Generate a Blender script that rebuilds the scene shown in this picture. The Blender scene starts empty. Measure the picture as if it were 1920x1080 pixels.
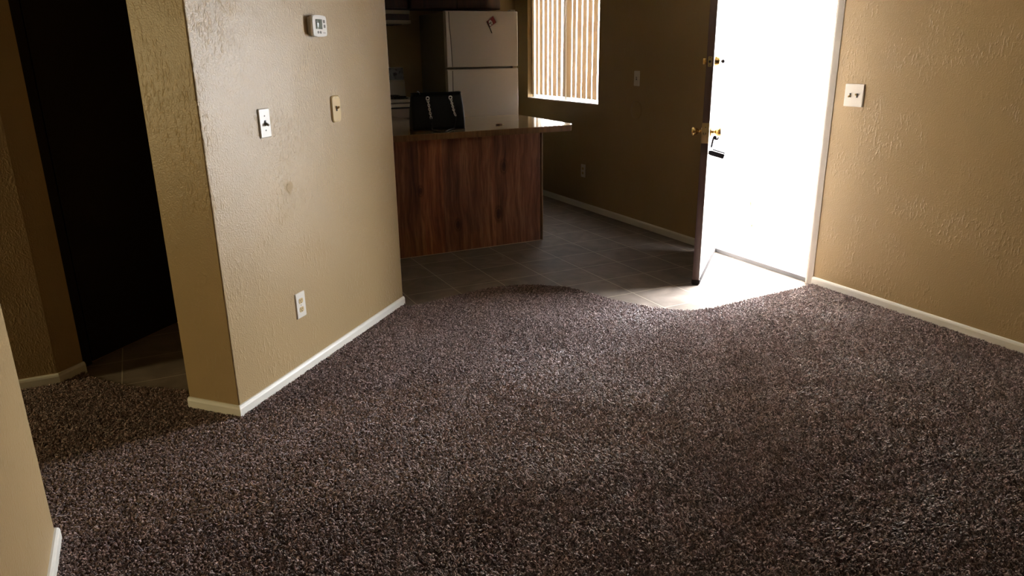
import bpy, bmesh, math, random
import numpy as np
from mathutils import Vector, Matrix

C = bpy.context.scene.collection
PI = math.pi
S2 = math.sqrt(0.5)

# ------------------------------------------------------------------ camera
CAM_H = 1.48
YAW, PITCH, ROLL, FPX = 0.45774, 0.310896, -0.013075, 1379.6
cf = Vector((math.sin(YAW) * math.cos(PITCH), math.cos(YAW) * math.cos(PITCH), -math.sin(PITCH)))
cr = Vector((math.cos(YAW), -math.sin(YAW), 0))
cu = cr.cross(cf)
r2 = cr * math.cos(ROLL) + cu * math.sin(ROLL)
u2 = -cr * math.sin(ROLL) + cu * math.cos(ROLL)
cam_d = bpy.data.cameras.new('camera')
cam_d.sensor_width = 36
cam_d.lens = FPX / 1920 * 36
cam_d.clip_start = 0.02
cam = bpy.data.objects.new('camera', cam_d)
C.objects.link(cam)
cam.matrix_world = Matrix(((r2.x, u2.x, -cf.x, 0), (r2.y, u2.y, -cf.y, 0), (r2.z, u2.z, -cf.z, CAM_H), (0, 0, 0, 1)))
bpy.context.scene.camera = cam

# ------------------------------------------------------------------ daylight
SKY = 42.0
w = bpy.data.worlds.new('world')
bpy.context.scene.world = w
w.use_nodes = True
w.node_tree.nodes['Background'].inputs['Color'].default_value = (0.935, 0.965, 1.02, 1)
w.node_tree.nodes['Background'].inputs['Strength'].default_value = SKY
vs = bpy.context.scene.view_settings
vs.view_transform = 'Standard'
vs.look = 'None'
vs.gamma = 1
vs.use_curve_mapping = False
vs.exposure = 0.83


def portal(name, loc, rot, sx, sy):
    d = bpy.data.lights.new(name, 'AREA')
    d.shape = 'RECTANGLE'
    d.size, d.size_y = sx, sy
    d.cycles.is_portal = True
    o = bpy.data.objects.new(name, d)
    o.location, o.rotation_euler = loc, rot
    C.objects.link(o)


# daylight portals at the openings: front door, kitchen window, added passage window at the left
portal('door_daylight', (3.97, 3.76, 1.02), (0, PI / 2, 0), 2.1, 1.0)
portal('kitchen_window_daylight', (3.97, 6.57, 1.55), (0, PI / 2, 0), 1.15, 1.45)
portal('added_window_daylight', (-4.73, 3.51, 1.425), (0, -PI / 2, 0), 1.4, .62)


# ------------------------------------------------------------------ helpers
class MB:
    def __init__(self):
        self.bm = bmesh.new()
        self.mats = []
        self.mi = 0

    def use(self, m):
        if m not in self.mats:
            self.mats.append(m)
        self.mi = self.mats.index(m)
        return self

    def _faces(self, faces, smooth):
        for f in faces:
            f.material_index = self.mi
            f.smooth = smooth

    def prism(self, pts, z0, z1, mat=None, smooth=False):
        """polygon pts (x,y) extruded in z"""
        M = mat or Matrix()
        lo = [self.bm.verts.new(M @ Vector((p[0], p[1], z0))) for p in pts]
        hi = [self.bm.verts.new(M @ Vector((p[0], p[1], z1))) for p in pts]
        n = len(pts)
        fs = [self.bm.faces.new(lo[::-1]), self.bm.faces.new(hi)]
        self._faces(fs, False)
        sd = [self.bm.faces.new((lo[i], lo[(i + 1) % n], hi[(i + 1) % n], hi[i])) for i in range(n)]
        self._faces(sd, smooth)
        return self

    def box(self, x0, x1, y0, y1, z0, z1, b=0.0, mat=None, seg=2):
        M = mat or Matrix()
        t = bmesh.new()
        bmesh.ops.create_cube(t, size=1)
        for v in t.verts:
            v.co = Vector((x0 + (v.co.x + .5) * (x1 - x0), y0 + (v.co.y + .5) * (y1 - y0), z0 + (v.co.z + .5) * (z1 - z0)))
        if b > 0:
            bmesh.ops.bevel(t, geom=list(t.edges), offset=b, segments=seg, profile=.5, affect='EDGES')
        self.merge(t, M, b > 0)
        return self

    def merge(self, t, M=Matrix(), smooth=False):
        mp = {}
        for v in t.verts:
            mp[v] = self.bm.verts.new(M @ v.co)
        for f in t.faces:
            try:
                g = self.bm.faces.new([mp[v] for v in f.verts])
                g.material_index = self.mi
                g.smooth = smooth
            except ValueError:
                pass
        t.free()

    def lathe(self, prof, mat=None, n=24, smooth=True):
        """prof [(radius, axial)] turned round the local y axis"""
        M = mat or Matrix()
        rings = []
        for (r, a) in prof:
            if r < 1e-6:
                rings.append([self.bm.verts.new(M @ Vector((0, a, 0)))])
            else:
                rings.append([self.bm.verts.new(M @ Vector((r * math.cos(2 * PI * k / n), a, r * math.sin(2 * PI * k / n)))) for k in range(n)])
        fs = []
        for A, B in zip(rings, rings[1:]):
            for k in range(n):
                k2 = (k + 1) % n
                if len(A) == 1 and len(B) == 1:
                    continue
                if len(A) == 1:
                    fs.append(self.bm.faces.new((A[0], B[k], B[k2])))
                elif len(B) == 1:
                    fs.append(self.bm.faces.new((A[k], B[0], A[k2])))
                else:
                    fs.append(self.bm.faces.new((A[k], B[k], B[k2], A[k2])))
        for R in (rings[0], rings[-1]):
            if len(R) > 1:
                fs.append(self.bm.faces.new(R))
        self._faces(fs, smooth)
        return self

    def tube(self, pts, r, n=8, closed=False, flat=1.0):
        pts = [Vector(p) for p in pts]
        m = len(pts)
        rings = []
        up = Vector((0, 0, 1))
        for i, p in enumerate(pts):
            a = pts[(i - 1) % m] if (closed or i > 0) else p
            b = pts[(i + 1) % m] if (closed or i < m - 1) else p
            t = (b - a).normalized()
            s = t.cross(up)
            if s.length < 1e-3:
                s = t.cross(Vector((1, 0, 0)))
            s.normalize()
            q = s.cross(t).normalized()
            rr = r[i] if isinstance(r, (list, tuple)) else r
            rings.append([self.bm.verts.new(p + s * rr * math.cos(2 * PI * k / n) + q * rr * flat * math.sin(2 * PI * k / n)) for k in range(n)])
        fs = []
        for i in range(m if closed else m - 1):
            A, B = rings[i], rings[(i + 1) % m]
            for k in range(n):
                fs.append(self.bm.faces.new((A[k], A[(k + 1) % n], B[(k + 1) % n], B[k])))
        if not closed:
            fs.append(self.bm.faces.new(rings[0][::-1]))
            fs.append(self.bm.faces.new(rings[-1]))
        self._faces(fs, True)
        return self

    def sweep(self, path, prof):
        """prof [(out,z)] swept along plan polyline path, 'out' to the right of travel; mitred, ends closed"""
        path = [Vector((p[0], p[1])) for p in path]
        m = len(path)
        rings = []
        for i, p in enumerate(path):
            d0 = (p - path[i - 1]).normalized() if i > 0 else None
            d1 = (path[i + 1] - p).normalized() if i < m - 1 else None
            d0 = d0 or d1
            d1 = d1 or d0
            n0, n1 = Vector((d0.y, -d0.x)), Vector((d1.y, -d1.x))
            nn = (n0 + n1)
            nn = nn / max(nn.dot(n0), 1e-6) if nn.length > 1e-6 else n0
            rings.append([self.bm.verts.new((p.x + nn.x * o, p.y + nn.y * o, z)) for o, z in prof])
        fs = []
        k = len(prof)
        for A, B in zip(rings, rings[1:]):
            for j in range(k):
                fs.append(self.bm.faces.new((A[j], A[(j + 1) % k], B[(j + 1) % k], B[j])))
        fs.append(self.bm.faces.new(rings[0][::-1]))
        fs.append(self.bm.faces.new(rings[-1]))
        self._faces(fs, False)
        return self

    def build(self, name, mat=None, parent=None):
        bmesh.ops.recalc_face_normals(self.bm, faces=list(self.bm.faces))
        me = bpy.data.meshes.new(name)
        self.bm.to_mesh(me)
        self.bm.free()
        for m in ([mat] if mat else self.mats):
            me.materials.append(m)
        o = bpy.data.objects.new(name, me)
        C.objects.link(o)
        if parent:
            o.parent = parent
        return o


def T(x, y, z):
    return Matrix.Translation((x, y, z))


def tag(o, label, cat, group=None, kind=None):
    o['label'], o['category'] = label, cat
    if group:
        o['group'] = group
    if kind:
        o['kind'] = kind
    return o


def thing(name, loc, rz, label, cat, group=None, kind=None):
    o = bpy.data.objects.new(name, None)
    o.empty_display_size = .05
    C.objects.link(o)
    o.location = loc
    o.rotation_euler = (0, 0, rz)
    return tag(o, label, cat, group, kind)


def struct(o, label, cat):
    return tag(o, label, cat, kind='structure')


def rounded(pts, rad, seg=3):
    """round the corners of a plan polygon; rad is one radius or a list"""
    out = []
    n = len(pts)
    for i, p in enumerate(pts):
        r = rad[i] if isinstance(rad, (list, tuple)) else rad
        p = Vector((p[0], p[1]))
        a = Vector(pts[i - 1][:2]) - p
        b = Vector(pts[(i + 1) % n][:2]) - p
        if r <= 0:
            out.append((p.x, p.y))
            continue
        a.normalize()
        b.normalize()
        ang = a.angle(b)
        t = r / math.tan(ang / 2)
        c = p + (a + b).normalized() * (r / math.sin(ang / 2))
        s, e = p + a * t, p + b * t
        a0 = math.atan2(s.y - c.y, s.x - c.x)
        a1 = math.atan2(e.y - c.y, e.x - c.x)
        d = (a1 - a0 + PI) % (2 * PI) - PI
        for k in range(seg + 1):
            th = a0 + d * k / seg
            out.append((c.x + r * math.cos(th), c.y + r * math.sin(th)))
    return out


# ------------------------------------------------------------------ materials
def L(c):
    """sRGB 0-255 to linear"""
    return tuple(((v / 255) / 12.92 if v / 255 <= .04045 else ((v / 255 + .055) / 1.055) ** 2.4) for v in c) + (1,)  # black body paints the shade in the gaps between the front parts


class N:
    def __init__(self, name):
        self.m = bpy.data.materials.new(name)
        self.m.use_nodes = True
        self.t = self.m.node_tree
        self.b = self.t.nodes['Principled BSDF']

    def n(self, typ, **kw):
        x = self.t.nodes.new(typ)
        for k, v in kw.items():
            if k in x.inputs.keys():
                x.inputs[k].default_value = v
            else:
                setattr(x, k, v)
        return x

    def l(self, a, b):
        self.t.links.new(a, b)

    def coord(self):
        return self.n('ShaderNodeTexCoord').outputs['Object']

    def ramp(self, fac, stops, interp='LINEAR'):
        r = self.n('ShaderNodeValToRGB')
        r.color_ramp.interpolation = interp
        e = r.color_ramp.elements
        while len(e) < len(stops):
            e.new(.5)
        for x, (p, c) in zip(e, stops):
            x.position, x.color = p, c
        self.l(fac, r.inputs[0])
        return r.outputs[0]

    def bump(self, h, strength, dist):
        b = self.n('ShaderNodeBump', Strength=strength, Distance=dist)
        self.l(h, b.inputs['Height'])
        self.l(b.outputs[0], self.b.inputs['Normal'])


def plain(name, col, rough=.5, metal=0.0, spec=.5):
    k = N(name)
    k.b.inputs['Base Color'].default_value = col
    k.b.inputs['Roughness'].default_value = rough
    k.b.inputs['Metallic'].default_value = metal
    k.b.inputs['Specular IOR Level'].default_value = spec
    # slight wear in the finish
    nz = k.n('ShaderNodeTexNoise', Scale=35.0, Detail=3.0)
    k.l(k.coord(), nz.inputs['Vector'])
    mr = k.n('ShaderNodeMapRange')
    mr.inputs['To Min'].default_value, mr.inputs['To Max'].default_value = max(rough - .05, .02), min(rough + .07, 1)
    k.l(nz.outputs['Fac'], mr.inputs['Value'])
    k.l(mr.outputs[0], k.b.inputs['Roughness'])
    return k.m


def wall_paint(name, col, rough=.4, tex=1.0):
    k = N(name)
    co = k.coord()
    big = k.n('ShaderNodeTexNoise', Scale=1.7, Detail=4.0)
    k.l(co, big.inputs['Vector'])
    hue = k.ramp(big.outputs['Fac'], [(.3, tuple(x * .94 for x in col[:3]) + (1,)), (.7, tuple(min(1, x * 1.05) for x in col[:3]) + (1,))])
    k.l(hue, k.b.inputs['Base Color'])
    # orange-peel roller texture with soft trowelled blobs
    a = k.n('ShaderNodeTexNoise', Scale=150.0, Detail=2.0, Roughness=.55)
    k.l(co, a.inputs['Vector'])
    mp = k.n('ShaderNodeMapping')
    mp.inputs['Scale'].default_value = (1, 1, .42)
    k.l(co, mp.inputs['Vector'])
    v = k.n('ShaderNodeTexNoise', Scale=82.0, Detail=1.5, Distortion=.3)
    k.l(mp.outputs[0], v.inputs['Vector'])
    vb = k.ramp(v.outputs['Fac'], [(.54, (0, 0, 0, 1)), (.66, (1, 1, 1, 1))])
    # the trowelled blobs come in patches
    pt = k.n('ShaderNodeTexNoise', Scale=4.5, Detail=2.0)
    k.l(co, pt.inputs['Vector'])
    pm = k.ramp(pt.outputs['Fac'], [(.45, (.1, .1, .1, 1)), (.62, (1, 1, 1, 1))])
    mu = k.n('ShaderNodeMath', operation='MULTIPLY')
    k.l(vb, mu.inputs[0])
    k.l(pm, mu.inputs[1])
    ad = k.n('ShaderNodeMath', operation='MULTIPLY_ADD')
    ad.inputs[1].default_value = .8
    k.l(mu.outputs[0], ad.inputs[0])
    k.l(a.outputs['Fac'], ad.inputs[2])
    k.bump(ad.outputs[0], .5 * tex, .003)
    k.b.inputs['Roughness'].default_value = rough
    k.b.inputs['Specular IOR Level'].default_value = .3
    return k.m


WALL = (.380, .268, .132, 1)
M = {}
M['wall'] = wall_paint('tan_wall_paint', WALL, .34)
M['ceiling'] = wall_paint('ceiling_paint', L((176, 168, 154)), .8, 1.6)
M['trim'] = plain('white_trim_paint', L((226, 222, 210)), .35)
M['frame'] = plain('door_frame_paint', L((230, 224, 214)), .4)
M['white_plastic'] = plain('white_plastic', L((216, 210, 198)), .35)
M['almond'] = plain('almond_plastic', L((196, 170, 118)), .35)
M['dark_slot'] = plain('dark_slot', L((30, 25, 20)), .6)
M['brass'] = plain('polished_brass', L((236, 200, 128)), .24, 1.0)
M['dull_brass'] = plain('dull_brass', L((168, 148, 104)), .42, .8)
M['steel'] = plain('chrome_steel', L((200, 198, 194)), .22, 1.0)
M['screw'] = plain('screw_metal', L((205, 190, 160)), .3, 1.0)
M['lcd'] = plain('lcd_screen', L((112, 116, 100)), .2)
M['lcd_dark'] = plain('lcd_segment', L((48, 50, 42)), .3)
M['button'] = plain('grey_button', L((120, 112, 98)), .5)
M['door_brown'] = plain('brown_door_paint', L((88, 68, 64)), .45)
M['door_white'] = plain('pale_door_paint', L((150, 142, 134)), .45)
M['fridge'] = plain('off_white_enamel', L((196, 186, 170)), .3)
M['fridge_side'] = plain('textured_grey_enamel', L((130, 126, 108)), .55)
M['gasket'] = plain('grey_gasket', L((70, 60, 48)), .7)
M['black_enamel'] = plain('black_enamel', L((18, 17, 16)), .25)
M['range_white'] = plain('range_enamel', L((184, 174, 154)), .4)
M['oven_brown'] = plain('brown_oven_enamel', L((128, 106, 80)), .4)
M['hood_almond'] = plain('almond_hood_enamel', L((150, 136, 106)), .5)
M['leather'] = plain('black_leather', L((17, 16, 17)), .5)
M['leather'].node_tree.nodes['Principled BSDF'].inputs['Specular IOR Level'].default_value = .2
M['chain'] = plain('silver_chain', L((242, 240, 236)), .4, .35)
M['black_plastic'] = plain('black_fob_plastic', L((34, 34, 40)), .7, 0, .15)
M['key_metal'] = plain('dark_key_metal', L((48, 48, 54)), .75, 0, .1)
M['rubber'] = plain('dark_rubber', L((40, 36, 35)), .9, 0, .1)
M['threshold'] = plain('grey_threshold', L((112, 112, 114)), .6)
M['red_cloth'] = plain('red_magnet_print', L((118, 26, 26)), .6)
M['grey_print'] = plain('grey_magnet_print', L((190, 184, 176)), .6)
M['flag_pole'] = plain('dark_magnet_stick', L((52, 32, 24)), .6)
M['packet'] = plain('brown_packet', L((88, 58, 34)), .5)
M['packet_pale'] = plain('pale_packet_flap', L((190, 168, 140)), .5)
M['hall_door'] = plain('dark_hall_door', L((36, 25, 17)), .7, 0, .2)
M['vinyl_frame'] = plain('window_vinyl', L((224, 222, 214)), .4)
M['stucco'] = wall_paint('tan_stucco', L((228, 222, 212)), .9, 2.0)
M['leaf'] = plain('weed_leaf', (.026, .030, .006, 1), 1, 0, 0)
M['dry_leaf'] = plain('dry_leaf', (.014, .012, .010, 1), 1, 0, 0)


def m_tile():
    k = N('brown_floor_tile')
    mp = k.n('ShaderNodeMapping')
    mp.inputs['Location'].default_value = (-.395, -.112, 0)
    k.l(k.coord(), mp.inputs['Vector'])
    br = k.n('ShaderNodeTexBrick', offset=0.0, squash=1.0)
    br.inputs['Color1'].default_value = (0, 0, 0, 1)
    br.inputs['Color2'].default_value = (1, 1, 1, 1)
    br.inputs['Scale'].default_value = 1
    br.inputs['Mortar Size'].default_value = .0028
    br.inputs['Mortar Smooth'].default_value = .3
    br.inputs['Bias'].default_value = 0
    br.inputs['Brick Width'].default_value = .325
    br.inputs['Row Height'].default_value = .3235
    k.l(mp.outputs[0], br.inputs['Vector'])
    n1 = k.n('ShaderNodeTexNoise', Scale=5.0, Detail=6.0, Distortion=1.2)
    k.l(k.coord(), n1.inputs['Vector'])
    base = k.ramp(n1.outputs['Fac'], [(.3, L((112, 100, 90))), (.5, L((126, 114, 103))), (.72, L((140, 128, 117)))])
    tone = k.n('ShaderNodeMix', data_type='RGBA', blend_type='MULTIPLY')
    tone.inputs['Factor'].default_value = 1
    k.l(base, tone.inputs['A'])
    tr = k.ramp(br.outputs['Color'], [(0, (.86, .85, .84, 1)), (1, (1.0, 1.0, 1.0, 1))])
    k.l(tr, tone.inputs['B'])
    mx = k.n('ShaderNodeMix', data_type='RGBA')
    k.l(br.outputs['Fac'], mx.inputs['Factor'])
    k.l(tone.outputs['Result'], mx.inputs['A'])
    mx.inputs['B'].default_value = L((182, 170, 150))
    k.l(mx.outputs['Result'], k.b.inputs['Base Color'])
    rr = k.ramp(n1.outputs['Fac'], [(.3, (.58, .58, .58, 1)), (.7, (.66, .66, .66, 1))])
    k.l(rr, k.b.inputs['Roughness'])
    k.b.inputs['Specular IOR Level'].default_value = .22
    n2 = k.n('ShaderNodeTexNoise', Scale=14.0, Detail=4.0)
    k.l(k.coord(), n2.inputs['Vector'])
    k.bump(n2.outputs['Fac'], .25, .01)
    return k.m


def m_wood(name, tones, knots=(), planks=None, rough=.4):
    k = N(name)
    co = k.coord()
    mp = k.n('ShaderNodeMapping')
    mp.inputs['Scale'].default_value = (1, 1, .07)
    k.l(co, mp.inputs['Vector'])
    warp = k.n('ShaderNodeTexNoise', Scale=2.2, Detail=2.0)
    k.l(co, warp.inputs['Vector'])
    dv = k.n('ShaderNodeVectorMath', operation='MULTIPLY_ADD')
    k.l(warp.outputs['Color'], dv.inputs[0])
    dv.inputs[1].default_value = (.09, .0, .0)
    k.l(mp.outputs[0], dv.inputs[2])
    vec = dv.outputs[0]
    sep = k.n('ShaderNodeSeparateXYZ')
    k.l(co, sep.inputs[0])
    g = k.n('ShaderNodeTexNoise', Scale=26.0, Detail=5.0, Roughness=.62, Distortion=.35)
    k.l(vec, g.inputs['Vector'])
    fac = g.outputs['Fac']
    colr = k.ramp(fac, tones)
    fine = k.n('ShaderNodeTexNoise', Scale=160.0, Detail=2.0)
    k.l(vec, fine.inputs['Vector'])
    fr = k.ramp(fine.outputs['Fac'], [(.35, (.72, .72, .72, 1)), (.6, (1, 1, 1, 1))])
    m1 = k.n('ShaderNodeMix', data_type='RGBA', blend_type='MULTIPLY')
    m1.inputs['Factor'].default_value = .8
    k.l(colr, m1.inputs['A'])
    k.l(fr, m1.inputs['B'])
    out = m1.outputs['Result']
    if planks:
        x0, x1, st = planks
        mr = k.n('ShaderNodeMapRange')
        mr.inputs['From Min'].default_value, mr.inputs['From Max'].default_value = x0, x1
        k.l(sep.outputs[0], mr.inputs['Value'])
        pr = k.ramp(mr.outputs[0], st, 'CONSTANT')
        m2 = k.n('ShaderNodeMix', data_type='RGBA', blend_type='MULTIPLY')
        m2.inputs['Factor'].default_value = 1
        k.l(out, m2.inputs['A'])
        k.l(pr, m2.inputs['B'])
        out = m2.outputs['Result']
    for (kx, kz, kr) in knots:
        cv = k.n('ShaderNodeCombineXYZ')
        k.l(sep.outputs[0], cv.inputs[0])
        k.l(sep.outputs[2], cv.inputs[2])
        sb = k.n('ShaderNodeVectorMath', operation='SUBTRACT')
        k.l(cv.outputs[0], sb.inputs[0])
        sb.inputs[1].default_value = (kx, 0, kz)
        sc = k.n('ShaderNodeVectorMath', operation='MULTIPLY')
        k.l(sb.outputs[0], sc.inputs[0])
        sc.inputs[1].default_value = (1 / kr, 0, .55 / kr)
        ln = k.n('ShaderNodeVectorMath', operation='LENGTH')
        k.l(sc.outputs[0], ln.inputs[0])
        kf = k.ramp(ln.outputs['Value'], [(0, (.3, .26, .24, 1)), (.45, (.45, .4, .38, 1)), (.55, (.85, .8, .78, 1)), (.7, (.6, .55, .52, 1)), (1.0, (1, 1, 1, 1))])
        m3 = k.n('ShaderNodeMix', data_type='RGBA', blend_type='MULTIPLY')
        m3.inputs['Factor'].default_value = 1
        k.l(out, m3.inputs['A'])
        k.l(kf, m3.inputs['B'])
        out = m3.outputs['Result']
    k.l(out, k.b.inputs['Base Color'])
    k.b.inputs['Roughness'].default_value = rough
    k.b.inputs['Specular IOR Level'].default_value = .35
    return k.m


def m_laminate():
    k = N('tan_laminate')
    a = k.n('ShaderNodeTexNoise', Scale=60.0, Detail=5.0)
    k.l(k.coord(), a.inputs['Vector'])
    k.l(k.ramp(a.outputs['Fac'], [(.35, L((130, 107, 76))), (.6, L((150, 127, 94)))]), k.b.inputs['Base Color'])
    k.b.inputs['Roughness'].default_value = .12
    return k.m


def m_vane():
    k = N('vinyl_blind_vane')
    k.b.inputs['Base Color'].default_value = L((136, 116, 88))
    k.b.inputs['Roughness'].default_value = .5
    tr = k.n('ShaderNodeBsdfTranslucent')
    tr.inputs['Color'].default_value = L((150, 122, 82))
    a = k.n('ShaderNodeTexNoise', Scale=300.0)
    k.l(k.coord(), a.inputs['Vector'])
    k.bump(a.outputs['Fac'], .1, .001)
    mx = k.n('ShaderNodeMixShader', Fac=VANE_T)
    k.l(k.b.outputs[0], mx.inputs[1])
    k.l(tr.outputs[0], mx.inputs[2])
    k.l(mx.outputs[0], k.t.nodes['Material Output'].inputs['Surface'])
    return k.m


def m_glass():
    k = N('window_glass')
    g = k.n('ShaderNodeBsdfGlossy', Roughness=.02)
    t = k.n('ShaderNodeBsdfTransparent')
    f = k.n('ShaderNodeFresnel', IOR=1.45)
    mx = k.n('ShaderNodeMixShader')
    ge = k.n('ShaderNodeNewGeometry')
    inv = k.n('ShaderNodeMath', operation='SUBTRACT')
    inv.inputs[0].default_value = 1
    k.l(ge.outputs['Backfacing'], inv.inputs[1])
    ml = k.n('ShaderNodeMath', operation='MULTIPLY')
    k.l(f.outputs[0], ml.inputs[0])
    k.l(inv.outputs[0], ml.inputs[1])
    k.l(ml.outputs[0], mx.inputs[0])
    k.l(t.outputs[0], mx.inputs[1])
    k.l(g.outputs[0], mx.inputs[2])
    k.l(mx.outputs[0], k.t.nodes['Material Output'].inputs['Surface'])
    return k.m


def m_dim_sheet():  # dark see-through sheet, added to weaken kitchen window light
    k = N('window_dimming_sheet')
    t = k.n('ShaderNodeBsdfTransparent')
    k.b.inputs['Base Color'].default_value = (.02, .02, .02, 1)
    mx = k.n('ShaderNodeMixShader', Fac=DIM_SHEET_T)
    k.l(k.b.outputs[0], mx.inputs[1])
    k.l(t.outputs[0], mx.inputs[2])
    k.l(mx.outputs[0], k.t.nodes['Material Output'].inputs['Surface'])
    return k.m


def m_warm_tint():  # tints light from the added passage window warm
    k = N('added_warm_tint')
    t = k.n('ShaderNodeBsdfTransparent', Color=(.74, .66, .47, 1))
    k.l(t.outputs[0], k.t.nodes['Material Output'].inputs['Surface'])
    return k.m


def m_carpet_base():
    k = N('carpet_backing')
    a = k.n('ShaderNodeTexNoise', Scale=170.0, Detail=4.0, Roughness=.7)
    k.l(k.coord(), a.inputs['Vector'])
    k.l(k.ramp(a.outputs['Fac'], [(.35, L((60, 44, 40))), (.55, L((116, 92, 84))), (.72, L((170, 146, 138)))]), k.b.inputs['Base Color'])
    k.b.inputs['Roughness'].default_value = .95
    k.b.inputs['Specular IOR Level'].default_value = .1
    k.bump(a.outputs['Fac'], 1.0, .012)
    return k.m


def m_pile():
    k = N('carpet_yarn')
    h = k.n('ShaderNodeHairInfo')
    r = k.ramp(h.outputs['Random'], [(0, L((62, 44, 39))), (.35, L((102, 77, 70))), (.7, L((140, 112, 104))), (1, L((202, 176, 168)))])
    k.l(r, k.b.inputs['Base Color'])
    k.b.inputs['Roughness'].default_value = .42
    k.b.inputs['Specular IOR Level'].default_value = .8
    k.b.inputs['Sheen Weight'].default_value = .35
    k.b.inputs['Sheen Roughness'].default_value = .35
    k.b.inputs['Sheen Tint'].default_value = (1, .97, .97, 1)
    return k.m


def m_concrete():
    k = N('pale_concrete')
    a = k.n('ShaderNodeTexNoise', Scale=9.0, Detail=8.0, Roughness=.7)
    k.l(k.coord(), a.inputs['Vector'])
    k.l(k.ramp(a.outputs['Fac'], [(.3, L((190, 186, 178))), (.7, L((222, 218, 210)))]), k.b.inputs['Base Color'])
    k.b.inputs['Roughness'].default_value = .9
    return k.m


VANE_T = .015
DIM_SHEET_T = .57
M['tile'] = m_tile()
M['laminate'] = m_laminate()
M['vane'] = m_vane()
M['glass'] = m_glass()
M['dim_sheet'] = m_dim_sheet()
M['warm_tint'] = m_warm_tint()
M['carpet_base'] = m_carpet_base()
M['pile'] = m_pile()
M['concrete'] = m_concrete()
g = lambda v, r=1, b=1: (v * r, v, v * b, 1)
M['panel'] = m_wood('walnut_panel', [(.3, L((100, 58, 42))), (.5, L((148, 94, 66))), (.68, L((184, 128, 92)))],
                    knots=[(2.49, .63, .04), (2.44, .26, .045), (2.09, .21, .035), (1.80, .50, .03)],
                    planks=(1.6, 2.9, [(0, g(.72, 1.05, .9)), (.15, g(.95, 1.12, .85)), (.175, g(1.0, 1.15, .85)), (.29, g(.78)), (.60, g(1.02, 1.0, 1.0)), (.625, g(.8, .98, 1.02)), (.92, g(.9, .95, 1.05)), (.96, g(.62))]), rough=.42)
M['cabinet_wood'] = m_wood('dark_cabinet_wood', [(.3, L((42, 20, 11))), (.5, L((58, 29, 16))), (.7, L((74, 40, 23)))], rough=.45)
M['edge_wood'] = m_wood('counter_edge_laminate', [(.3, L((108, 76, 44))), (.6, L((130, 96, 60)))], rough=.4)

# ------------------------------------------------------------------ room shell
XF = 3.80            # inner face of the front wall (window and door)
XO = 3.95            # its outer face
YB = 7.55            # kitchen back wall
CEIL = 2.42
A_, C2, CR_ = (.020, 3.262), (.206, 3.066), (1.296, 4.150)
BACK = -3.6
DOOR_Y0, DOOR_Y1, DOOR_H = 3.290, 4.235, 2.06
WY0, WY1, WZ0, WZ1 = 5.875, 7.262, 1.0, 2.12

b = MB()
b.box(-4.7, XO, BACK - .2, YB + .15, -.12, 0)
fl = struct(b.build('floor', M['tile']), 'brown square floor tiles with pale grout lines in kitchen and entry', 'floor')

b = MB()
b.box(-4.7, XO, BACK - .2, YB + .15, CEIL, CEIL + .12)
struct(b.build('ceiling', M['ceiling']), 'flat pale ceiling over the rooms', 'ceiling')

# front wall with door and window openings
b = MB()
b.box(XF, XO, BACK, DOOR_Y0, 0, CEIL)
b.box(XF, XO, DOOR_Y0, DOOR_Y1, DOOR_H, CEIL)
b.box(XF, XO, DOOR_Y1, WY0, 0, CEIL)
b.box(XF, XO, WY0, WY1, 0, WZ0)
b.box(XF, XO, WY0, WY1, WZ1, CEIL)
b.box(XF, XO, WY1, YB, 0, CEIL)
struct(b.build('wall_front', M['wall']), 'long tan wall holding the open doorway and the kitchen window', 'wall')

# diagonal stub wall on the left
th = (-.186, .196)
b = MB()
b.prism(rounded([A_, C2, CR_, (CR_[0] + th[0], CR_[1] + th[1])], [.006, .006, .006, 0]), 0, CEIL)
struct(b.build('wall_diagonal', M['wall']), 'tan textured wall set at an angle with thermostat and switches', 'wall')
b = MB()
b.box(1.08, 1.22, 4.32, YB, 0, CEIL)
struct(b.build('wall_kitchen_left', M['wall']), 'kitchen side wall behind the angled tan wall', 'wall')
b = MB()
b.box(-4.7, XO, YB, YB + .15, 0, CEIL)
struct(b.build('wall_kitchen_back', M['wall']), 'dim kitchen wall behind range and refrigerator', 'wall')
# near left wall end
b = MB()
b.prism(rounded([(-.43, BACK), (-.43, 2.435), (-.58, 2.435), (-.58, BACK)], [0, .006, .006, 0]), 0, CEIL)
struct(b.build('wall_left', M['wall']), 'tan wall end close by at the bottom corner', 'wall')
# far left wall with the 45 degree return
b = MB()
b.prism(rounded([(-4.6, 3.828), (-.52, 3.828), (-.418, 3.930), (-.50, 4.012), (-4.6, 4.012)], [0, .004, .004, 0, 0]), 0, CEIL)
struct(b.build('wall_hall', M['wall']), 'shaded brown wall with angled return beside the dark hallway', 'wall')
# hallway beyond: wall in line with the return, end wall
h0 = Vector((-.446, 3.958))
ld = Vector((S2, S2))
pd = Vector((-S2, S2))


def lp(s, o):
    q = h0 + ld * s + pd * o
    return (q.x, q.y)


b = MB()
b.prism([lp(-.02, .03), lp(1.6, .03), lp(1.6, .15), lp(-.02, .15)], 0, CEIL)
struct(b.build('wall_hallway_side', M['wall']), 'unlit hallway wall behind the dark closed door', 'wall')
b = MB()
e0, e1 = lp(1.35, .02), (CR_[0] + th[0], CR_[1] + th[1])
b.prism([e0, (e1[0] + .05, e1[1] + .02), (e1[0] + .05, e1[1] + .14), (e0[0] + .06, e0[1] + .12)], 0, CEIL)
struct(b.build('wall_hallway_end', M['wall']), 'unlit wall closing the far end of the hallway', 'wall')
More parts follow.
